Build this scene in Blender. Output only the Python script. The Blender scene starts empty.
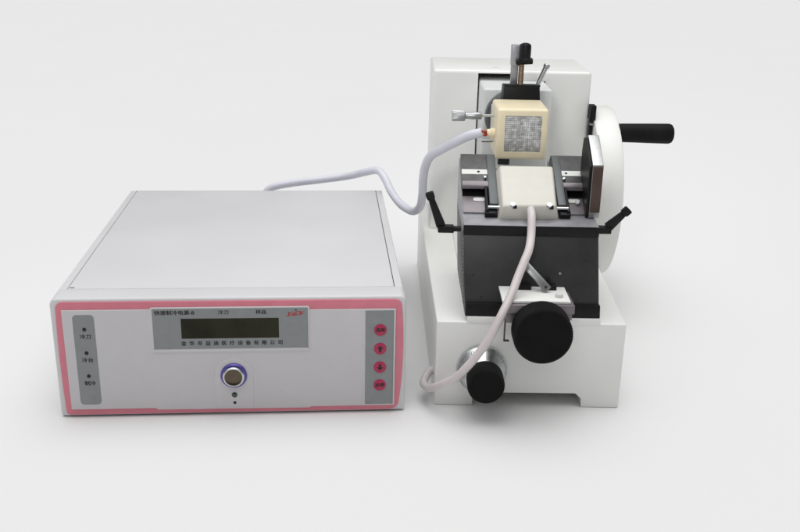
import bpy, bmesh, math, random
from mathutils import Vector, Matrix
random.seed(7)
S = bpy.context.scene
R = math.radians
U = 0.01                                   # shapes below are written in centimetres

# ------------------------------------------------------------------ camera
cam_d = bpy.data.cameras.new("camera"); cam = bpy.data.objects.new("camera", cam_d)
S.collection.objects.link(cam); S.camera = cam
cam_d.sensor_width = 36.0; cam_d.lens = 36.0 * 947.8 / 800.0
cam_d.clip_start = 0.02; cam_d.clip_end = 60
PITCH, ROLL = 0.3411, 0.0205
fwd = Vector((0, math.cos(PITCH), -math.sin(PITCH))); up0 = Vector((0, math.sin(PITCH), math.cos(PITCH))); rt0 = Vector((1, 0, 0))
rt = rt0*math.cos(ROLL) + up0*math.sin(ROLL); up = -rt0*math.sin(ROLL) + up0*math.cos(ROLL)
cam.matrix_world = Matrix(((rt.x, up.x, -fwd.x, 0), (rt.y, up.y, -fwd.y, 0), (rt.z, up.z, -fwd.z, .487857), (0, 0, 0, 1)))

# ------------------------------------------------------------------ studio light: white tent, brightest overhead
w = bpy.data.worlds.new("World"); S.world = w; w.use_nodes = True
nt = w.node_tree; nt.nodes.clear()
out = nt.nodes.new("ShaderNodeOutputWorld"); bg = nt.nodes.new("ShaderNodeBackground")
tc = nt.nodes.new("ShaderNodeTexCoord"); sp = nt.nodes.new("ShaderNodeSeparateXYZ")
mx = nt.nodes.new("ShaderNodeMath"); mx.operation = 'MAXIMUM'; mx.inputs[1].default_value = 0
pw = nt.nodes.new("ShaderNodeMath"); pw.operation = 'POWER'; pw.inputs[1].default_value = 6.0
ma = nt.nodes.new("ShaderNodeMath"); ma.operation = 'MULTIPLY_ADD'; ma.inputs[1].default_value = 3.75; ma.inputs[2].default_value = 0.13
L = nt.links.new
L(tc.outputs['Generated'], sp.inputs[0]); L(sp.outputs['Z'], mx.inputs[0]); L(mx.outputs[0], pw.inputs[0]); L(pw.outputs[0], ma.inputs[0])
L(ma.outputs[0], bg.inputs['Strength']); bg.inputs['Color'].default_value = (1, 1, 1, 1); L(bg.outputs[0], out.inputs[0])

def softbox(name, loc, target, size, power, sy=None):
    d = bpy.data.lights.new(name, 'AREA'); d.shape = 'RECTANGLE'; d.size = size; d.size_y = sy or size; d.energy = power
    o = bpy.data.objects.new(name, d); S.collection.objects.link(o); o.location = loc
    o.rotation_euler = (Vector(target) - Vector(loc)).to_track_quat('-Z', 'Y').to_euler(); return o
k = softbox("housing_fill", (-.30, -.15, .95), (.14, 1.25, .30), .35, .17); k.data.spread = R(26)  # added lamp, narrow beam to brighten the microtome housing
softbox("softbox_left", (-3.2, -.6, 3.2), (0, 1.2, .1), 1.6, 5)
S.view_settings.view_transform = 'Standard'; S.view_settings.look = 'None'
S.view_settings.exposure = 0.0; S.view_settings.gamma = 1.0

# ------------------------------------------------------------------ materials
def mat(name, col, rough=.5, metal=0.0, var=.03, bump=.0, scale=60, bscale=900, coat=0, spec=.5, emis=None):
    m = bpy.data.materials.new(name); m.use_nodes = True; n = m.node_tree; b = n.nodes['Principled BSDF']
    t = n.nodes.new('ShaderNodeTexCoord'); no = n.nodes.new('ShaderNodeTexNoise'); no.inputs['Scale'].default_value = scale; no.inputs['Detail'].default_value = 5
    n.links.new(t.outputs['Object'], no.inputs['Vector'])
    cr = n.nodes.new('ShaderNodeValToRGB')
    c0 = [max(0, c*(1-var)) for c in col]; c1 = [min(1, c*(1+var)) for c in col]
    cr.color_ramp.elements[0].position = .3; cr.color_ramp.elements[1].position = .7
    cr.color_ramp.elements[0].color = (*c0, 1); cr.color_ramp.elements[1].color = (*c1, 1)
    n.links.new(no.outputs['Fac'], cr.inputs[0]); n.links.new(cr.outputs[0], b.inputs['Base Color'])
    mr = n.nodes.new('ShaderNodeMapRange'); mr.inputs['To Min'].default_value = max(0, rough-.06); mr.inputs['To Max'].default_value = min(1, rough+.06)
    n.links.new(no.outputs['Fac'], mr.inputs['Value']); n.links.new(mr.outputs[0], b.inputs['Roughness'])
    b.inputs['Metallic'].default_value = metal; b.inputs['Coat Weight'].default_value = coat; b.inputs['Specular IOR Level'].default_value = spec
    if bump:
        n2 = n.nodes.new('ShaderNodeTexNoise'); n2.inputs['Scale'].default_value = bscale; n2.inputs['Detail'].default_value = 3
        n.links.new(t.outputs['Object'], n2.inputs['Vector'])
        bp = n.nodes.new('ShaderNodeBump'); bp.inputs['Strength'].default_value = bump; bp.inputs['Distance'].default_value = .0004
        n.links.new(n2.outputs['Fac'], bp.inputs['Height']); n.links.new(bp.outputs[0], b.inputs['Normal'])
    return m
M = dict(
 backdrop = mat('backdrop_paper', (.77, .77, .77), .9, var=.004, scale=3, spec=.1),
 paint    = mat('white_enamel', (.85, .85, .825), .36, bump=.3, var=.02, scale=14),
 slide    = mat('grey_white_enamel', (.70, .72, .71), .4, bump=.1, var=.02, scale=30),
 case     = mat('case_powder_coat', (.68, .68, .695), .42, bump=.35, var=.02, scale=9),
 panel    = mat('panel_plastic', (.61, .595, .61), .42, bump=.08, var=.012),
 pink     = mat('pink_trim', (.70, .215, .275), .40, var=.05, bump=.05),
 plate    = mat('grey_label_film', (.25, .265, .27), .4, var=.05, scale=120),
 lcd      = mat('lcd_glass', (.030, .028, .014), .15, var=.8, scale=9, spec=.15),
 ink      = mat('black_ink', (.012, .013, .014), .6),
 redink   = mat('red_ink', (.45, .01, .02), .5),
 crimson  = mat('crimson_key', (.44, .022, .085), .4, var=.06),
 purple   = mat('purple_ring', (.10, .08, .35), .25, metal=.4),
 chrome   = mat('chrome_dark_reflection', (.12, .095, .07), .3, metal=1, var=.1, scale=200),  # dark reflections on the switch button are put into this base colour
 steel    = mat('satin_steel', (.38, .385, .39), .36, metal=1, var=.08, scale=300, bump=.1),
 alu      = mat('turned_aluminium', (.62, .64, .65), .30, metal=1, var=.06, scale=150),
 green    = mat('green_lens', (.01, .045, .025), .2, coat=.5),
 gun      = mat('gunmetal_casting', (.040, .040, .042), .42, metal=.35, var=.12, scale=50, bump=.25),
 gunlite  = mat('ground_steel', (.36, .36, .385), .42, metal=.55, var=.10, scale=90, bump=.15),
 mauve    = mat('oiled_steel', (.22, .20, .212), .45, metal=.5, var=.12, scale=70, bump=.15),
 rail     = mat('rail_grey', (.095, .103, .106), .4, metal=.4, var=.1, scale=70, bump=.2),
 railtop  = mat('dark_machined_steel', (.075, .073, .073), .4, metal=.4, var=.25, scale=90, bump=.3),
 scale_   = mat('scale_strip', (.62, .63, .60), .45, metal=.2, var=.03),
 bronze   = mat('brown_reflecting_steel', (.085, .058, .048), .38, metal=.7, var=.15, scale=40),
 black    = mat('black_oxide', (.009, .009, .010), .42, var=.2, bump=.2, spec=.2),
 rubber   = mat('black_knob_plastic', (.013, .013, .013), .5, var=.2, bump=.3, spec=.06),
 cap      = mat('black_cap_plastic', (.004, .004, .004), .35, var=.3, spec=.10),
 cream    = mat('cream_plastic', (.87, .77, .54), .34, var=.03, bump=.1),
 creamtop = mat('ivory_plastic', (.66, .64, .575), .40, var=.03, bump=.08),
 copper   = mat('coppered_thread', (.36, .25, .17), .35, metal=.9, var=.2, scale=300),
 mesh     = mat('wire_mesh', (.70, .70, .68), .3, metal=.8, var=.45, scale=260),
 dark     = mat('dark_gap', (.015, .015, .016), .7),
 cable    = mat('lilac_white_pvc', (.70, .70, .78), .38, var=.03, scale=40, bump=.1),
 cable2   = mat('pinkish_white_pvc', (.68, .62, .62), .4, var=.05, scale=40, bump=.1),
 redwire  = mat('red_wire', (.40, .03, .025), .4),
)

# ------------------------------------------------------------------ helpers
class Frame:                                # machine coordinates in cm -> a root Empty
    def __init__(s, ox, oy, yaw): s.o = Vector((ox, oy, 0)); s.yaw = yaw
    def world(s, p):
        c, n = math.cos(s.yaw), math.sin(s.yaw); return Vector((s.o.x + c*p[0] - n*p[1], s.o.y + n*p[0] + c*p[1], p[2]))*U
FB = Frame(-35.0838, 87.9097, .0821); FM = Frame(4.0133, 92.4048, .0052)
def thing(name, fr, base, label, cat):
    e = bpy.data.objects.new(name, None); S.collection.objects.link(e); e.empty_display_size = .02
    e.location = fr.world(base); e.rotation_euler = (0, 0, fr.yaw); e['label'] = label; e['category'] = cat
    e['bx'] = 0.0; del e['bx']
    ORG[e.name] = Vector(base); return e
ORG = {}
def root_of(o):
    while o.parent: o = o.parent
    return o
def obj(name, bm, m, parent, smooth=35, label=None):
    org = ORG[root_of(parent).name]
    bmesh.ops.recalc_face_normals(bm, faces=bm.faces)
    for v in bm.verts: v.co = (v.co - org)*U
    me = bpy.data.meshes.new(name); bm.to_mesh(me); bm.free()
    for ms in (m if isinstance(m, (list, tuple)) else [m]): me.materials.append(M[ms])
    if smooth:
        for p in me.polygons: p.use_smooth = True
        me.set_sharp_from_angle(angle=R(smooth))
    o = bpy.data.objects.new(name, me); S.collection.objects.link(o); o.parent = parent
    if label: o['label'] = label
    return o
def new(): return bmesh.new()
def merge(bm, b2, mi=0):
    me = bpy.data.meshes.new('t'); b2.to_mesh(me); b2.free()
    n = len(bm.faces); bm.from_mesh(me); bpy.data.meshes.remove(me)
    bm.faces.ensure_lookup_table()
    for f in bm.faces[n:]: f.material_index = mi
def bevel(b, r, seg=3, ang=30):
    es = [e for e in b.edges if len(e.link_faces) == 2 and e.calc_face_angle(0) > R(ang)]
    bmesh.ops.bevel(b, geom=es, offset=r, offset_type='OFFSET', segments=seg, profile=.5, affect='EDGES', clamp_overlap=True)
def box(bm, x0, x1, y0, y1, z0, z1, r=.05, seg=2, mi=0):
    b = new(); bmesh.ops.create_cube(b, size=1)
    for v in b.verts: v.co = Vector((x0+(x1-x0)*(v.co.x+.5), y0+(y1-y0)*(v.co.y+.5), z0+(z1-z0)*(v.co.z+.5)))
    if r: bevel(b, r, seg)
    merge(bm, b, mi); return bm
def hexa(bm, pts, r=.05, seg=2, mi=0):      # 8 points: bottom loop then top loop
    b = new(); v = [b.verts.new(p) for p in pts]
    for f in ((3,2,1,0), (4,5,6,7), (0,1,5,4), (1,2,6,5), (2,3,7,6), (3,0,4,7)): b.faces.new([v[i] for i in f])
    bmesh.ops.recalc_face_normals(b, faces=b.faces)
    if r: bevel(b, r, seg)
    merge(bm, b, mi); return bm
def prism(bm, poly, a0, a1, axis, r=.05, seg=2, mi=0):   # poly extruded along axis 'x' (y,z) or 'y' (x,z) or 'z' (x,y)
    def P(p, a): return (a, p[0], p[1]) if axis == 'x' else (p[0], a, p[1]) if axis == 'y' else (p[0], p[1], a)
    b = new(); A = [b.verts.new(P(p, a0)) for p in poly]; B = [b.verts.new(P(p, a1)) for p in poly]; n = len(poly)
    b.faces.new(A); b.faces.new(B[::-1])
    for i in range(n): b.faces.new((A[i], B[i], B[(i+1) % n], A[(i+1) % n]))
    bmesh.ops.recalc_face_normals(b, faces=b.faces)
    if r: bevel(b, r, seg)
    merge(bm, b, mi); return bm
def rrect(x0, x1, z0, z1, r, n=6):
    if not isinstance(r, (list, tuple)): r = [r]*4
    pts = []
    for (cx, cz, a, q) in ((x1-r[0], z1-r[0], 0, r[0]), (x0+r[1], z1-r[1], 90, r[1]), (x0+r[2], z0+r[2], 180, r[2]), (x1-r[3], z0+r[3], 270, r[3])):
        for k in range(n+1): pts.append((cx+q*math.cos(R(a+90*k/n)), cz+q*math.sin(R(a+90*k/n))))
    return pts
def lathe(bm, prof, c, axis, seg=48, knurl=0, kr=None, mi=0, cap=True):   # prof: (radius, distance along axis)
    b = new(); ax = Vector(axis).normalized(); q = Vector((0,0,1)).rotation_difference(ax); c = Vector(c); rings = []
    for ri, (r_, d) in enumerate(prof):
        ring = []
        for k in range(seg):
            rr = r_
            if knurl and kr[0] <= ri <= kr[1] and (k % 2): rr = r_*(1-knurl)
            a = 2*math.pi*k/seg; ring.append(b.verts.new(c + q @ Vector((rr*math.cos(a), rr*math.sin(a), d))))
        rings.append(ring)
    for A, B in zip(rings, rings[1:]):
        for k in range(seg): b.faces.new((A[k], A[(k+1) % seg], B[(k+1) % seg], B[k]))
    b.faces.new(rings[0][::-1])
    if cap: b.faces.new(rings[-1])
    bmesh.ops.recalc_face_normals(b, faces=b.faces); merge(bm, b, mi); return bm
def cyl(bm, p, q, r, r2=None, seg=24, ch=.12, mi=0):
    p, q = Vector(p), Vector(q); l = (q-p).length; r2 = r2 or r; k = min(ch*r, l*.3)
    return lathe(bm, [(r-k, 0), (r, k), (r2, l-k), (r2-k, l)], p, q-p, seg, mi=mi)
def tube(bm, pts, r, seg=14, sub=8, mi=0):
    P = [Vector(p) for p in pts]; P = [P[0]*2-P[1]] + P + [P[-1]*2-P[-2]]; C = []
    for i in range(1, len(P)-2):
        for k in range(sub):
            t = k/sub; a, b_, c, d = P[i-1:i+3]
            C.append(.5*((2*b_) + (c-a)*t + (2*a-5*b_+4*c-d)*t*t + (3*b_-a-3*c+d)*t**3))
    C.append(P[-2]); b = new(); rings = []; nrm = Vector((0, 0, 1))
    for i, c in enumerate(C):
        tg = (C[min(i+1, len(C)-1)] - C[max(i-1, 0)]).normalized(); nrm = (nrm - tg*nrm.dot(tg)).normalized(); bi = tg.cross(nrm)
        rings.append([b.verts.new(c + nrm*r*math.cos(2*math.pi*k/seg) + bi*r*math.sin(2*math.pi*k/seg)) for k in range(seg)])
    for A, B in zip(rings, rings[1:]):
        for k in range(seg): b.faces.new((A[k], A[(k+1) % seg], B[(k+1) % seg], B[k]))
    b.faces.new(rings[0][::-1]); b.faces.new(rings[-1]); merge(bm, b, mi); return bm
def text(bm, s, x, y, z, size, w=None, space=1.0, shear=0, bold=.0, rot=0, mi=0, align='CENTER'):
    c = bpy.data.curves.new('t', 'FONT'); c.body = s; c.size = size; c.align_x = align; c.align_y = 'CENTER'
    c.space_character = space; c.shear = shear; c.offset = bold; c.extrude = .006
    o = bpy.data.objects.new('t', c); S.collection.objects.link(o); bpy.context.view_layer.update()
    me = bpy.data.meshes.new_from_object(o.evaluated_get(bpy.context.evaluated_depsgraph_get()))
    b = new(); b.from_mesh(me); bpy.data.objects.remove(o); bpy.data.curves.remove(c); bpy.data.meshes.remove(me)
    xs = [v.co.x for v in b.verts]; k = 1.0
    if w and xs: k = w/(max(xs)-min(xs)); mid = (max(xs)+min(xs))/2
    else: mid = 0
    for v in b.verts:
        p = Vector(((v.co.x-mid)*k, v.co.y, v.co.z)); p.rotate(Matrix.Rotation(rot, 3, 'Z')); v.co = Vector((x+p.x, y-p.z, z+p.y))
    b2 = new(); merge(b2, b, mi); bmesh.ops.remove_doubles(b2, verts=b2.verts, dist=1e-5); merge(bm, b2, mi); return bm
def boolean(o, cutters):
    for cbm in cutters:
        org = ORG[root_of(o).name]
        for v in cbm.verts: v.co = (v.co-org)*U
        bmesh.ops.recalc_face_normals(cbm, faces=cbm.faces)
        me = bpy.data.meshes.new('c'); cbm.to_mesh(me); cbm.free(); co = bpy.data.objects.new('c', me); S.collection.objects.link(co)
        co.parent = o.parent
        md = o.modifiers.new('b', 'BOOLEAN'); md.operation = 'DIFFERENCE'; md.object = co; md.solver = 'EXACT'
        bpy.context.view_layer.update()
        m2 = bpy.data.meshes.new_from_object(o.evaluated_get(bpy.context.evaluated_depsgraph_get()))
        o.modifiers.clear(); old = o.data; o.data = m2; m2.name = o.name; bpy.data.meshes.remove(old); bpy.data.objects.remove(co)
    for p in o.data.polygons: p.use_smooth = True
    o.data.set_sharp_from_angle(angle=R(35))

# ------------------------------------------------------------------ setting: one seamless pale sheet
bd = new(); v = [bd.verts.new(p) for p in ((-15, -6, 0), (15, -6, 0), (15, 26, 0), (-15, 26, 0))]; bd.faces.new(v)
me = bpy.data.meshes.new('backdrop'); bd.to_mesh(me); bd.free(); me.materials.append(M['backdrop'])
o = bpy.data.objects.new('backdrop', me); S.collection.objects.link(o); o['kind'] = 'structure'
o['label'] = 'plain pale grey seamless backdrop under both instruments'; o['category'] = 'backdrop'

# ================================================================== CONTROL UNIT (cm, front plane y=0, left x=0)
cu = thing('control_unit', FB, (18, 21, 0), 'white boxy freezing power unit with pink framed front panel and small display', 'control unit')
W = 36.0; H = 13.32
b = new(); box(b, .18, W-.18, 1.5, 42.2, .45, H-.16, .16, 3); case = obj('case', b, 'case', cu)
b = new(); box(b, 1.15, W-1.15, 3.05, 41.9, H-.3, H-.1, .05, 2); obj('top_cover', b, 'case', case)
for x in (3, W-3):
    for y in (4, 38):
        b = new(); cyl(b, (x, y, 0), (x, y, .5), 1.0); obj('rubber_foot', b, 'rubber', cu)
b = new(); box(b, W-1.13, W-1.06, 3.1, 41.9, H-.17, H-.13, 0); box(b, 1.05, 1.09, 3.1, 41.9, H-.17, H-.145, 0); box(b, 1.0, W-1, 41.93, 42.0, H-.17, H-.13, 0); obj('cover_seam', b, 'dark', case)
b = new(); box(b, 1.25, 1.75, 3.25, 3.45, H-.12, H-.09, .01, 1); obj('cover_notch', b, 'dark', case)
b = new(); prism(b, rrect(0, W, .12, H, [.75, .75, .3, .3], 8), 0, 2.9, 'y', .38, 5); bez = obj('front_bezel', b, 'case', cu, 40)
# pink trim, bowed at the sides
def bow(x0, x1, z0, z1, r, k, n=10):
    pts = []
    for p in rrect(x0, x1, z0, z1, r, n):
        f = 1-((p[1]-(z0+z1)/2)/((z1-z0)/2))**2; pts.append((p[0] + (k if p[0] > 18 else -k)*f*0 , p[1]))
    return pts
tri = rrect(.62, 35.42, .34, 12.98, [.7, .7, .45, .9], 8)
tri = [(x + (.30*(1-((z-7.5)/5.6)**2) if x > 34.5 else (-.12*max(0, 1-((z-7)/6)**2) if x < 1.4 else 0)), z) for x, z in tri]
# add mid-side points so that the bow shows
full = []
for i, p in enumerate(tri):
    full.append(p); q = tri[(i+1) % len(tri)]
    if abs(q[1]-p[1]) > 4:
        for k in range(1, 10):
            t = k/10; zz = p[1]+(q[1]-p[1])*t; xx = (35.42 + .30*(1-((zz-7.5)/5.6)**2)) if p[0] > 18 else (.62 - .12*max(0, 1-((zz-7)/6)**2)); full.append((xx, zz))
b = new(); prism(b, full, -.14, .2, 'y', .05, 2); obj('pink_trim', b, 'pink', bez)
# inner panel: outline with the raised centre step
po = [(1.18, 12.16), (1.22, 1.05), (9.9, 1.05), (10.0, .86), (25.9, .80), (26.0, .93), (34.78, .92), (34.82, 11.98), (25.95, 11.98), (25.9, 12.36), (10.0, 12.36), (9.9, 12.16)]
b = new(); prism(b, po, -.34, .1, 'y', .07, 2); pan = obj('front_panel', b, 'panel', cu)
# raised arch round the switch, lip below the display, rim round the key strip
arch = [(18.07+1.98*math.cos(R(a)), 4.8+1.98*math.sin(R(a))) for a in range(0, 181, 9)] + [(16.09, 1.1), (19.98+.07, 1.1)]
b = new(); prism(b, arch, -.40, -.2, 'y', .05, 2)
b2 = new(); prism(b, [(9.95, 7.78), (9.98, 7.42), (26.0, 7.42), (26.0, 7.78)], -.42, -.2, 'y', .04, 2)
box(b, 25.84, 25.98, -.44, -.2, 7.5, 12.3, .03); box(b, 31.45, 31.62, -.38, -.2, 1.05, 11.9, .03); box(b, 34.68, 34.84, -.46, -.2, .98, 11.95, .03); b2.free()
obj('panel_molding', b, 'panel', pan)
b = new(); box(b, 10.12, 25.8, -.375, -.2, 7.82, 12.27, .02, 1); dp = obj('display_plate', b, 'plate', pan)
b = new(); box(b, 12.95, 22.85, -.39, -.3, 8.95, 11.18, .02, 1); obj('lcd_screen', b, 'lcd', dp)
def words(t, x, y, z, size, parent, w=None, dx=.03, col='ink'):
    b = new(); text(b, t, x, y, z, size, w=w); text(b, t, x+dx, y-.001, z+.006, size, w=w); text(b, t, x+dx/2, y-.002, z-.014, size, w=w)
    return obj('printed_words', b, col, parent, 0)
words('快速制冷电源-B', 12.35, -.378, 11.80, .52, dp, 4.0, .035)
words('冷刀', 17.25, -.378, 11.80, .50, dp, 1.05)
words('样品', 21.05, -.378, 11.80, .50, dp, 1.05)
b = new()
for i, chh in enumerate('金华市益迪医疗设备有限公司'):
    for q in (0, 1, 2): text(b, chh, 13.12+i*.818+q*.018, -.378-q*.001, 8.40-(q%2)*.014, .54)
obj('printed_words', b, 'ink', dp, 0)
b = new(); text(b, 'YiDi', 24.55, -.378, 11.60, .62, w=1.75, shear=.6, rot=R(5)); text(b, 'YiDi', 24.60, -.380, 11.61, .62, w=1.75, shear=.6, rot=R(5)); prism(b, [(23.55, 11.28), (25.6, 11.68), (23.75, 11.4)], -.384, -.37, 'y', 0); obj('red_logo', b, 'redink', dp, 0)
b = new(); text(b, '★', 24.6, -.378, 11.98, .3, bold=0); obj('logo_mark', b, 'ink', dp, 0)
# indicator strip
b = new(); prism(b, rrect(2.22, 4.36, 1.62, 11.70, .42), -.365, -.2, 'y', .02, 1); st = obj('indicator_strip', b, 'plate', pan)
for z in (10.1, 7.5, 4.9):
    b = new(); lathe(b, [(.20, 0), (.19, .05), (.1, .09)], (3.32, -.36, z), (0, -1, 0), 20); obj('indicator_lamp', b, 'dark', st)
words('冷刀', 3.34, -.368, 9.28, .52, st, 1.1); words('冷台', 3.34, -.368, 6.68, .52, st, 1.1); words('制冷', 3.38, -.368, 4.05, .54, st, 1.1, .03)
# key strip
b = new(); box(b, 31.72, 34.66, -.365, -.2, 1.10, 11.86, .02, 1); ks = obj('key_strip', b, 'plate', pan)
for i, z in enumerate((9.66, 7.55, 5.43, 3.36)):
    b = new(); lathe(b, [(.66, 0), (.655, .05), (.60, .085)], (33.27, -.36, z), (0, -1, 0), 36); k = obj('round_key', b, 'crimson', ks)
    b = new()
    if i in (0, 3): [text(b, '选择' if i == 0 else '启停', 33.25+q*.02, -.45-q*.001, z+(q%2)*.015, .48, w=.94) for q in (0, 1, 2)]
    else:
        s = 1 if i == 1 else -1
        prism(b, [(33.27, z+.38*s), (33.62, z+.0*s), (33.40, z), (33.40, z-.36*s), (33.14, z-.36*s), (33.14, z), (32.92, z)], -.455, -.44, 'y', 0)
    obj('key_symbol', b, 'ink', k, 0)
# switch
cx, cz = 18.07, 4.78
b = new(); lathe(b, [(1.36, 0), (1.36, .22), (1.28, .32), (1.05, .32), (1.02, .2)], (cx, -.38, cz), (0, -1, 0), 64); sw = obj('power_switch', b, 'purple', pan)
b = new(); lathe(b, [(1.08, 0), (1.08, .36), (1.0, .46), (.92, .47), (.80, .40), (.55, .36), (.2, .345), (.05, .34)], (cx, -.52, cz), (0, -1, 0), 64); obj('switch_button', b, 'chrome', sw)
b = new(); lathe(b, [(1.12, 0), (1.12, .42), (1.02, .52), (.93, .50), (.90, .34)], (cx, -.52, cz), (0, -1, 0), 64, cap=False); obj('rim_highlight', b, 'alu', sw)  # bright ring added for the highlight arc on the button
b = new(); lathe(b, [(.30, 0), (.28, .08), (.15, .14)], (18.05, -.39, 2.50), (0, -1, 0), 24); obj('signal_lamp', b, 'green', pan)
b = new(); lathe(b, [(.17, 0), (.15, .05)], (18.05, -.39, 1.58), (0, -1, 0), 20); obj('signal_hole', b, 'dark', pan)

# ================================================================== MICROTOME (cm, base front plane y=0, left x=0)
mt = thing('microtome', FM, (10, 22, 0), 'white rotary microtome with side handwheel, grey knife stage and black knobs', 'microtome')
b = new(); hexa(b, [(0, 0, 0), (20.1, 0, 0), (21.6, 46.2, 0), (-1.15, 46.2, 0), (0, 0, 9.9), (20.1, 0, 9.9), (21.6, 46.2, 9.9), (-1.15, 46.2, 9.9)], .18, 3)
base = obj('base', b, 'paint', mt)
c1 = new(); prism(c1, [(4.12, -1), (4.12, 1.3), (4.4, 1.62), (15.3, 1.70), (15.95, 1.1), (16.1, -1)], -2, 60, 'y', 0)
boolean(base, [c1])
# raised middle of the base under the knife stage
b = new(); hexa(b, [(3.15, -.02, 9.6), (17.35, -.02, 9.6), (17.2, 32, 9.6), (3.15, 32, 9.6), (3.25, -.02, 10.46), (17.25, -.02, 10.46), (17.2, 32, 10.46), (3.2, 32, 10.46)], .06, 2)
obj('base_rib', b, 'paint', base)
b = new(); box(b, 0, 20.77, 32.85, 46.05, 9.7, 31.68, .42, 5); hs = obj('housing', b, 'paint', mt)
c1 = new(); prism(c1, [(5.88, 9), (14.74, 9), (14.74, 30.39), (10.75, 30.39), (10.75, 31.28), (5.88, 31.28)], 31, 41, 'y', 0)
boolean(hs, [c1])
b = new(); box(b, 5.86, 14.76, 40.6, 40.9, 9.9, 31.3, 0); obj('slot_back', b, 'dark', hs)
for x, y in ((8.4, 34.5), ):
    b = new(); lathe(b, [(.45, 0), (.42, .06), (.2, .09)], (x, y+1, 31.66), (0, 0, 1), 24); obj('oil_plug', b, 'slide', hs)
b = new(); box(b, 6.08, 14.62, 25.9, 40.4, 10.6, 30.38, .28, 4); sl = obj('specimen_slide', b, 'slide', mt)
b = new(); box(b, 8.3, 9.75, 25.78, 26.0, 20.8, 21.65, .05); obj('slide_slot', b, 'dark', sl)
# specimen arm and clamp
b = new(); lathe(b, [(3.1, 0), (3.3, .2), (3.3, 1.6), (3.0, 1.9), (2.4, 2.0), (2.4, 4.1)], (9.6, 25.9, 27.0), (0, -1, 0), 64); arm = obj('specimen_arm', b, 'rail', mt)
b = new(); hexa(b, [(7.9, 21.6, 27.4), (12.7, 21.6, 27.4), (12.7, 24.6, 27.4), (7.9, 24.6, 27.4), (8.15, 21.7, 31.3), (12.4, 21.7, 31.3), (12.4, 24.4, 31.3), (8.15, 24.4, 31.3)], .08, 2)
prism(b, [(8.15, 31.25), (12.4, 31.25), (12.5, 31.5), (8.1, 31.5)], 21.75, 22.5, 'y', .03)
jaw = obj('clamp_jaw', b, 'black', mt)
b = new(); lathe(b, [(.3+.05*(k % 2), .09*k) for k in range(34)], (10.2, 22.9, 31.2), (0, 0, 1), 24); obj('threaded_rod', b, 'copper', jaw)
b = new(); box(b, 9.05, 9.88, 23.3, 24.2, 31.3, 35.1, .06); box(b, 8.98, 9.95, 23.1, 24.3, 33.6, 36.0, .08); obj('clamp_bar', b, 'gunlite', jaw)
b = new()
lathe(b, [(.62, 0), (.78, .15), (.80, .5), (.70, .62), (.70, 2.0), (.6, 2.25), (.3, 2.4)], (10.55, 22.95, 33.95), (0, 0, 1), 12)
cyl(b, (9.5, 22.6, 34.1), (11.45, 22.8, 34.25), .32, .38); box(b, 9.9, 10.35, 22.2, 23.6, 34.3, 36.15, .1)
obj('clamp_knob', b, 'black', jaw)
b = new(); cyl(b, (12.15, 22.9, 31.1), (13.25, 23.1, 33.7), .24, .3); lathe(b, [(.25, 0), (.38, .1), (.38, .4), (.3, .5)], (13.15, 23.1, 33.4), (.38, .05, .9), 20); obj('clamp_lever', b, 'steel', jaw)
b = new(); box(b, 6.9, 8.3, 21.7, 24.0, 24.6, 28.9, .15); obj('clamp_frame', b, 'slide', arm)
b = new(); lathe(b, [(.3, 0), (.60, .02), (.64, .1), (.64, 1.45), (.60, 1.52), (.40, 1.58), (.38, 1.6), (.40, 2.2), (.44, 2.3), (.44, 3.4), (.38, 3.5), (.15, 3.52)], (1.85, 19, 28.2), (1, 0, .02), 80, .05, (0, 3)); adj = obj('adjusting_screw', b, 'steel', arm)
b = new(); lathe(b, [(.15+.035*(k % 2), .09*k) for k in range(26)], (5.2, 19, 28.27), (1, 0, .02), 16); obj('screw_thread', b, 'alu', adj)
b = new(); lathe(b, [(.16+.02*(k % 2), .1*k) for k in range(18)], (5.5, 19, 25.25), (1, 0, .02), 16); obj('lower_rod', b, 'steel', arm)

# handwheel on the right of the housing
wc = (21.25, 36.1, 15.0)
b = new(); lathe(b, [(11.0, 0), (11.4, .12), (11.6, .5), (11.65, 2.9), (11.5, 3.2), (11.0, 3.38), (9.2, 3.38), (8.9, 2.6), (4, 2.6), (3.6, 3.0), (1, 3.0)], wc, (1, 0, 0), 128); hw = obj('handwheel', b, 'paint', mt)
b = new(); cyl(b, (20.5, 36.1, 15.0), (21.5, 36.1, 15.0), 2.5); obj('wheel_shaft', b, 'steel', hw)
b = new(); lathe(b, [(1.0, 0), (1.2, .1), (1.22, .6), (1.3, 5.0), (1.32, 6.7), (1.2, 7.05), (.9, 7.25)], (24.4, 31.0, 24.15), (1, 0, 0), 40); obj('crank_handle', b, 'rubber', hw)
b = new(); box(b, 20.72, 21.5, 31.6, 33.3, 25.6, 27.5, .1); box(b, 20.72, 21.15, 31.6, 32.6, 23.2, 25.6, .08); obj('wheel_lock', b, 'black', mt)
b = new(); box(b, 20.72, 21.3, 31.3, 31.7, 25.0, 25.25, .04); obj('lock_pin', b, 'steel', mt)

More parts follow.
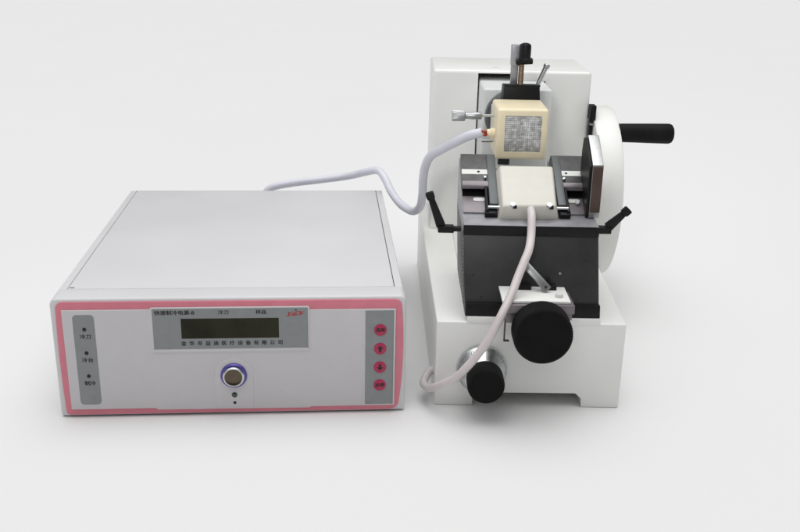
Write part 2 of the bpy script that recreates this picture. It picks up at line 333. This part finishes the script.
# knife stage
X0, X1 = 2.62, 16.85
b = new(); hexa(b, [(X0+.35, .3, 10.4), (X1+.3, .3, 10.4), (X1+.3, 15, 10.4), (X0+.35, 15, 10.4), (X0, 2.8, 18.72), (X1, 2.8, 18.72), (X1, 15, 18.72), (X0, 15, 18.72)], .06, 2)
kb = obj('stage_block', b, 'gun', mt)
b = new(); hexa(b, [(X0+.38, .12, 10.5), (X1+.36, .12, 10.5), (X1+.36, .6, 10.5), (X0+.38, .6, 10.5), (X0+.38, .25, 11.85), (X1+.3, .25, 11.85), (X1+.3, .9, 11.85), (X0+.38, .9, 11.85)], .05, 2); obj('stage_foot', b, 'black', kb)
b = new()
for z in [10.7+.42*k for k in range(18)]: box(b, X0-.03+.3*(18.7-z)/8.3, X0+.3, 3.2-.3*(z-10.7)*0, 3.6, z, z+.2, .02, 1)
obj('stage_rack', b, 'steel', kb)
for x, z, r_, mm in ((12.9, 14.9, .14, 'alu'), (14.7, 12.35, .13, 'dark'), (4.6, 12.35, .13, 'dark'), (3.7, 14.6, .12, 'dark'), (15.6, 16.3, .13, 'dark')):
    yy = .3+(z-10.4)/8.32*2.5; b = new(); lathe(b, [(r_, 0), (r_, .03), (r_*.5, .04)], (x, yy+.01, z), (0, -.957, .29), 16); obj('stage_screw', b, mm, kb)
# upper body with sloping deck
b = new(); prism(b, [(2.82, 18.7), (2.82, 19.72), (5.9, 19.90), (13.5, 24.05), (14.9, 24.05), (14.9, 18.7)], X0, X1, 'x', .05, 2); deck = obj('stage_deck', b, 'gunlite', kb)
c1 = new(); box(c1, 6.46, 12.84, 11.2, 16, 21.6, 27, 0); boolean(deck, [c1])
b = new(); box(b, X0-.03, X1+.03, 2.70, 3.2, 18.62, 19.70, .06); obj('front_rail', b, 'black', kb)
O = Vector((0, 6.0, 20.0)); al = math.atan2(4.1, 7.5); DD = Vector((0, math.cos(al), math.sin(al))); NN = Vector((0, -math.sin(al), math.cos(al)))
def D(x, s, t): return Vector((x, 0, 0)) + O + DD*s + NN*t
def dbox(bm, x0, x1, s0, s1, t0, t1, r=.04, seg=2, mi=0):
    return hexa(bm, [D(x0, s0, t0), D(x1, s0, t0), D(x1, s1, t0), D(x0, s1, t0), D(x0, s0, t1), D(x1, s0, t1), D(x1, s1, t1), D(x0, s1, t1)], r, seg, mi)
def dprism(bm, poly, x0, x1, r=.04, seg=2, mi=0):
    return prism(bm, [(D(0, s, t).y, D(0, s, t).z) for s, t in poly], x0, x1, 'x', r, seg, mi)
b = new(); dbox(b, X0+.1, X1-.5, 2.62, 4.1, -.1, .03, 0); obj('rail_shadow_strip', b, 'black', deck)  # black strip stands in for the shade under the upper rail
b = new(); dbox(b, X0+.12, X1-.5, .12, 2.6, -.1, .12, .03); lp = obj('lower_slide_plate', b, 'mauve', deck)
for x in (4.55, 14.9):
    b = new(); bb = [D(x+.42*(1 if i < 7 else -1)*1 + .25*math.cos(R(-90+180*(i % 7)/6))*(1 if i < 7 else -1), 2.1+.27*math.sin(R(-90+180*(i % 7)/6))*(1 if i < 7 else -1), .135) for i in range(14)]
    f = b.faces.new([b.verts.new(p) for p in bb]); ex = bmesh.ops.extrude_face_region(b, geom=[f]); bmesh.ops.translate(b, vec=NN*.04, verts=[v for v in ex['geom'] if isinstance(v, bmesh.types.BMVert)])
    sl_ = obj('slot_plate', b, 'scale_', lp)
b = new(); c = D(15.25, 1.7, .15); lathe(b, [(.28, 0), (.28, .2), (.2, .26)], c, NN, 6); obj('hex_bolt', b, 'alu', lp)
b = new(); dprism(b, [(4.0, -.1), (4.0, .35), (3.15, .75), (3.3, 1.12), (8.45, 1.12), (8.45, -.1)], X0+.02, X1-.4, .04, 2); ur = obj('upper_rail', b, 'railtop', deck)
c1 = new(); box(c1, 6.5, 12.8, 10.8, 16, 20, 28, 0); boolean(ur, [c1])
b = new(); dprism(b, [(3.12, .72), (3.08, .82), (3.22, 1.17), (3.95, 1.17), (3.95, 1.1), (3.3, 1.1)], X0+.06, X1-.45, .01, 1); obj('rail_edge', b, 'mauve', ur)
for xa, xb in ((X0+.04, 6.2), (12.9, X1-.42)):
    b = new(); dbox(b, xa, xb, 5.05, 5.85, 1.1, 1.17, .02, 1); ss = obj('scale_strip', b, 'scale_', ur)
    b = new(); xm = (xa+xb)/2+.1 if xa < 8 else xa+1.35; lathe(b, [(.15, 0), (.15, .03), (.08, .035)], D(xm, 5.45, 1.165), NN, 16); obj('scale_screw', b, 'dark', ss)
for xa, xb in ((5.50, 6.45), (12.85, 13.75)):
    b = new(); dbox(b, xa, xb, .30, 8.2, .1, 1.32, .08); obj('guide_bar', b, 'rail', deck)
for xa in (5.1, 13.8):
    b = new(); dbox(b, xa, xa+.28, -.5, 4.6, .2, 1.15, .08); dbox(b, xa-(.75 if xa > 9 else .1), xa+(.4 if xa > 9 else 1.2), -.75, -.02, .12, .85, .08); gb = obj('guide_clamp', b, 'black', deck)
b = new(); cyl(b, D(5.3, -.02, 1.08), D(13.95, -.02, 1.08), .18); obj('cross_rod', b, 'alu', deck)
for xa in (5.2, 13.9):
    b = new(); lathe(b, [(.2, 0), (.2, .12), (.12, .2)], D(xa, 4.5, 1.15), NN, 16); obj('pin_head', b, 'alu', deck)
# knife guard plate at the right
b = new(); prism(b, [(5.4, 19.95), (5.4, 25.75), (9.2, 28.2), (10.2, 27.9), (10.6, 26.5), (10.6, 20.0)], 16.15, 17.32, 'x', .06, 2); gd = obj('guard_plate', b, 'steel', kb)
b = new(); prism(b, [(5.25, 20.6), (5.25, 25.6), (5.38, 25.6), (5.38, 20.6)], 16.2, 17.27, 'x', .02, 1); obj('guard_face', b, 'bronze', gd)
b = new(); prism(b, [(5.5, 20.0), (5.5, 25.6), (9.1, 27.95), (10.0, 27.7), (10.4, 26.3), (10.4, 20.0)], 15.85, 16.13, 'x', .03, 1); obj('guard_lining', b, 'black', gd)
# locking levers left and right
def lever(base_c, tip, s):
    b = new(); x, y, z = base_c
    box(b, x-.85, x+.85, y-.55, y+.55, z-.35, z+.35, .12)
    cyl(b, (x+s*.6, y, z), (x+s*1.6, y, z), .3)
    tip = Vector(tip); st_ = Vector((x-s*.5, y, z+.25)); d = (tip-st_).normalized(); sd = Vector((0, 1, 0)).cross(d).normalized()
    hexa(b, [st_-sd*.5+Vector((0, -.32, 0)), st_+sd*.5+Vector((0, -.32, 0)), st_+sd*.5+Vector((0, .32, 0)), st_-sd*.5+Vector((0, .32, 0)),
             tip-sd*.30+Vector((0, -.25, 0)), tip+sd*.30+Vector((0, -.25, 0)), tip+sd*.30+Vector((0, .25, 0)), tip-sd*.30+Vector((0, .25, 0))], .12)
    q = tip; hexa(b, [q-sd*.42-d*.4+Vector((0, -.4, 0)), q+sd*.42-d*.4+Vector((0, -.4, 0)), q+sd*.42-d*.4+Vector((0, .4, 0)), q-sd*.42-d*.4+Vector((0, .4, 0)),
             q-sd*.45+d*.4+Vector((0, -.4, 0)), q+sd*.45+d*.4+Vector((0, -.4, 0)), q+sd*.45+d*.4+Vector((0, .4, 0)), q-sd*.45+d*.4+Vector((0, .4, 0))], .16)
    return b
obj('locking_lever', lever((.75, 3.2, 19.15), (-1.0, 3.0, 22.75), 1), 'black', mt, label='black locking lever on the left, pointing up')
obj('locking_lever', lever((17.3, 3.2, 19.35), (19.55, 3.0, 21.45), -1), 'black', mt, label='black locking lever on the right, leaning outwards')

# coarse feed bracket, big knob
b = new(); box(b, 6.45, 13.4, -2.95, 1.3, 13.25, 13.52, .05); br = obj('bracket_top', b, 'paint', mt)
b = new(); box(b, 6.65, 13.75, -3.46, .6, 12.35, 13.24, .05); box(b, 7.0, 8.1, -2.6, .2, 10.9, 12.36, .06); box(b, 12.6, 13.7, -2.6, .2, 11.3, 12.36, .06); obj('bracket_body', b, 'mauve', br)
b = new(); box(b, 7.0, 7.15, -1.2, -.9, 8.2, 11.4, .02); box(b, 7.0, 7.6, -1.2, -.9, 8.2, 8.35, .02); obj('wire_clip', b, 'bronze', br)
b = new(); box(b, 8.35, 9.75, .2, 1.2, 13.5, 13.95, .05); box(b, 10.95, 12.4, .2, 1.2, 13.5, 13.95, .05); box(b, 11.5, 11.8, .5, 1.3, 13.9, 14.6, .04); obj('bracket_block', b, 'black', br)
b = new()
p0, p1 = Vector((8.75, 1.25, 16.3)), Vector((11.45, -.3, 13.75)); dd = (p1-p0).normalized(); sd = dd.cross(Vector((0, -1, .4))).normalized(); nn = sd.cross(dd).normalized()
hexa(b, [p0-sd*.42, p0+sd*.42, p1+sd*.42, p1-sd*.42, p0-sd*.42+nn*.3, p0+sd*.42+nn*.3, p1+sd*.42+nn*.3, p1-sd*.42+nn*.3], .1)
fl = obj('feed_lever', b, 'steel', br)
b = new(); lathe(b, [(.14, 0), (.14, .05), (.06, .06)], p1-dd*.4+nn*.3, nn, 16)
if (nn.y > 0): pass
obj('lever_screw', b, 'dark', fl)
b = new(); cyl(b, (12.4, -1.6, 13.5), (12.4, -1.6, 13.9), .4); obj('bracket_boss', b, 'slide', br)
KC = (10.38, -3.5, 10.85)
b = new(); lathe(b, [(2.7, 0), (2.98, .12), (3.02, .3), (3.02, 2.1), (2.94, 2.32), (2.75, 2.42), (2.6, 2.40), (2.5, 2.36), (.5, 2.34)], KC, (0, -1, 0), 140, .03, (2, 3)); bk = obj('feed_knob', b, 'rubber', mt, 30)
b = new(); lathe(b, [(2.78, 0), (2.74, .06), (2.5, .08), (.2, .08)], (KC[0], KC[1]-2.36, KC[2]), (0, -1, 0), 96); obj('knob_cap', b, 'cap', bk)
b = new(); cyl(b, (KC[0], .1, KC[2]), (KC[0], -3.5, KC[2]), 1.2); obj('knob_shaft', b, 'steel', bk)
# fine feed dial and knob
FC = (4.95, 0, 4.62)
b = new(); lathe(b, [(2.45, 0), (2.68, .1), (2.70, .75), (2.6, .88), (2.0, 2.35), (1.85, 2.5), (1.7, 2.55)], FC, (0, -1, 0), 96); dl = obj('micron_dial', b, 'alu', mt, 25)
b = new()
for k in range(60):
    a = 2*math.pi*k/60; l = .45 if k % 5 == 0 else .25; u = Vector((math.cos(a), 0, math.sin(a))); tt = Vector((-math.sin(a), 0, math.cos(a)))
    A = Vector(FC)+u*2.575+Vector((0, -.96, 0)); B = Vector(FC)+u*(2.575-.408*l)+Vector((0, -.96-l, 0)); nrm = (u*.92+Vector((0, -.38, 0))); e = .022
    hexa(b, [A-tt*e, A+tt*e, B+tt*e, B-tt*e, A-tt*e+nrm*.02, A+tt*e+nrm*.02, B+tt*e+nrm*.02, B-tt*e+nrm*.02], 0)
obj('scale_marks', b, 'ink', dl, 0)
b = new(); lathe(b, [(1.8, 0), (1.93, .08), (1.95, .2), (1.95, 2.1), (1.86, 2.3), (1.7, 2.36), (.4, 2.33)], (5.08, -2.5, 4.66), (0, -1, 0), 100, .035, (2, 3)); fk = obj('fine_knob', b, 'rubber', mt, 30)
b = new(); lathe(b, [(1.76, 0), (1.72, .06), (1.5, .08), (.2, .08)], (5.08, -4.82, 4.66), (0, -1, 0), 72); obj('knob_cap', b, 'cap', fk)

# ================================================================== COOLING HEAD held in the clamp
ch = thing('cooling_block', FM, (9.7, 18, 23.95), 'cream square freezing block with wire mesh window, clamped upright in the microtome', 'cooling block')
b = new(); box(b, 6.78, 12.68, 15.0, 21.6, 23.98, 29.85, .35, 4); hb = obj('head_body', b, 'cream', ch)
c1 = new(); box(c1, 7.72, 11.96, 13, 15.5, 24.87, 29.06, 0); boolean(hb, [c1])
b = new(); box(b, 7.70, 11.98, 15.42, 15.5, 24.85, 29.08, 0); wn = obj('mesh_backing', b, 'rail', hb)
b = new(); n = 18
for k in range(n+1):
    x = 7.74+(11.94-7.74)*k/n; z = 24.89+(29.04-24.89)*k/n
    j = random.uniform(-.02, .02); j2 = random.uniform(-.02, .02); x += j; z += j2; e1 = random.uniform(.045, .075); e2 = random.uniform(.045, .075)
    box(b, x-e1, x+e1, 15.16+.02*(k % 2), 15.24+.02*(k % 2), 24.87, 29.06, 0); box(b, 7.72, 11.96, 15.10+.02*(k % 2), 15.18+.02*(k % 2), z-e2, z+e2, 0)
obj('wire_mesh', b, 'mesh', hb, 0)
b = new(); lathe(b, [(.62, 0), (.62, .5), (.5, .6), (.45, .95), (.35, 1.0)], (6.85, 17.0, 26.6), (-1, 0, .03), 32); obj('cable_gland', b, 'cream', hb)
b = new()
for dz, dy in ((.2, 0), (-.05, .18), (-.22, -.12)): tube(b, [(6.0, 17+dy*.6, 26.62+dz*.6), (5.55, 16.4+dy, 26.7+dz), (5.1, 15.7+dy, 26.85+dz)], .15, 8, 5)
obj('red_wires', b, 'redwire', ch)
cb = [(-24.9, 45.5, 8.5), (-24.4, 45, 10.6), (-23.3, 45, 12.0), (-20.4, 45, 12.75), (-16.7, 45, 13.3), (-13.0, 45, 13.85), (-10.7, 44.2, 14.5), (-9.2, 43, 15.2), (-7.3, 41.8, 15.75), (-6.2, 40, 15.0), (-5.3, 38, 13.7), (-4.1, 35, 12.9), (-3.0, 33, 12.6), (-2.1, 31, 12.9), (-1.35, 28.5, 14.3), (-1.15, 26.5, 16.6), (-1.15, 25.5, 18.8), (-.95, 24.5, 20.7), (-.4, 22.8, 22.4), (.8, 20.8, 23.7), (2.4, 18.0, 25.3), (3.9, 16.5, 26.4), (5.3, 15.9, 26.9)]
b = new(); tube(b, cb, .55, 18, 8); obj('power_cable', b, 'cable', ch)
# cable tail down to the rear socket of the control unit
b = new(); tube(b, [(-24.9, 45.5, 8.6), (-25.1, 45.0, 7.0), (-25.3, 43.4, 6.2), (-25.4, 41.2, 6.0)], .55, 16, 8); obj('cable_tail', b, 'cable', ch)

# ================================================================== COOLING STAGE lying on the sloping deck
cs = thing('cooling_plate', FM, tuple(D(9.7, 2.4, .14)), 'ivory freezing block lying tilted on the grey knife stage, cable hanging from its front', 'cooling plate')
b = new(); hexa(b, [D(6.35, -1.25, .15), D(12.95, -.9, .15), D(13.15, 5.75, .15), D(5.95, 5.75, .15), D(6.75, -.78, 2.05), D(12.45, -.55, 2.05), D(12.65, 5.65, 2.05), D(6.85, 5.65, 2.05)], .22, 4)
sb = obj('stage_body', b, 'creamtop', cs)
for x in (7.85, 11.75):
    b = new(); lathe(b, [(.34, 0), (.34, .12), (.28, .2)], D(x, -.48, 1.88), NN, 24); sc_ = obj('socket_screw', b, 'alu', sb)
    b = new(); box(b, x-.02, x+.42, D(x, -.7, 1.9).y-.12, D(x, -.7, 1.9).y+.2, D(x, -.7, 1.9).z-.22, D(x, -.7, 1.9).z+.14, .05); obj('screw_clip', b, 'black', sb)
b = new(); lathe(b, [(.55, 0), (.55, .12), (.46, .16)], D(9.75, -.62, 1.2), -DD+NN*.2, 24); obj('cable_collar', b, 'creamtop', sb)
c2 = [D(9.78, .2, 1.6), D(9.78, -.75, 1.55), (9.75, 3.4, 20.6), (9.62, 2.0, 18.9), (9.3, .7, 17.8), (8.8, -.2, 16.9), (8.1, -1.2, 15.5), (7.3, -2.6, 13.9), (6.3, -3.9, 12.3), (5.3, -4.3, 10.2), (4.4, -4.3, 8.6), (3.2, -4.2, 6.8), (1.9, -3.6, 5.0), (.8, -2.3, 3.7), (-.2, -.9, 2.55), (-.75, 0, 2.05), (-1.15, 1.2, 2.0), (-.9, 2.2, 2.3), (-.45, 3.0, 2.55), (.3, 3.7, 2.7)]
b = new(); tube(b, c2, .44, 18, 8); obj('stage_cable', b, 'cable2', cs)
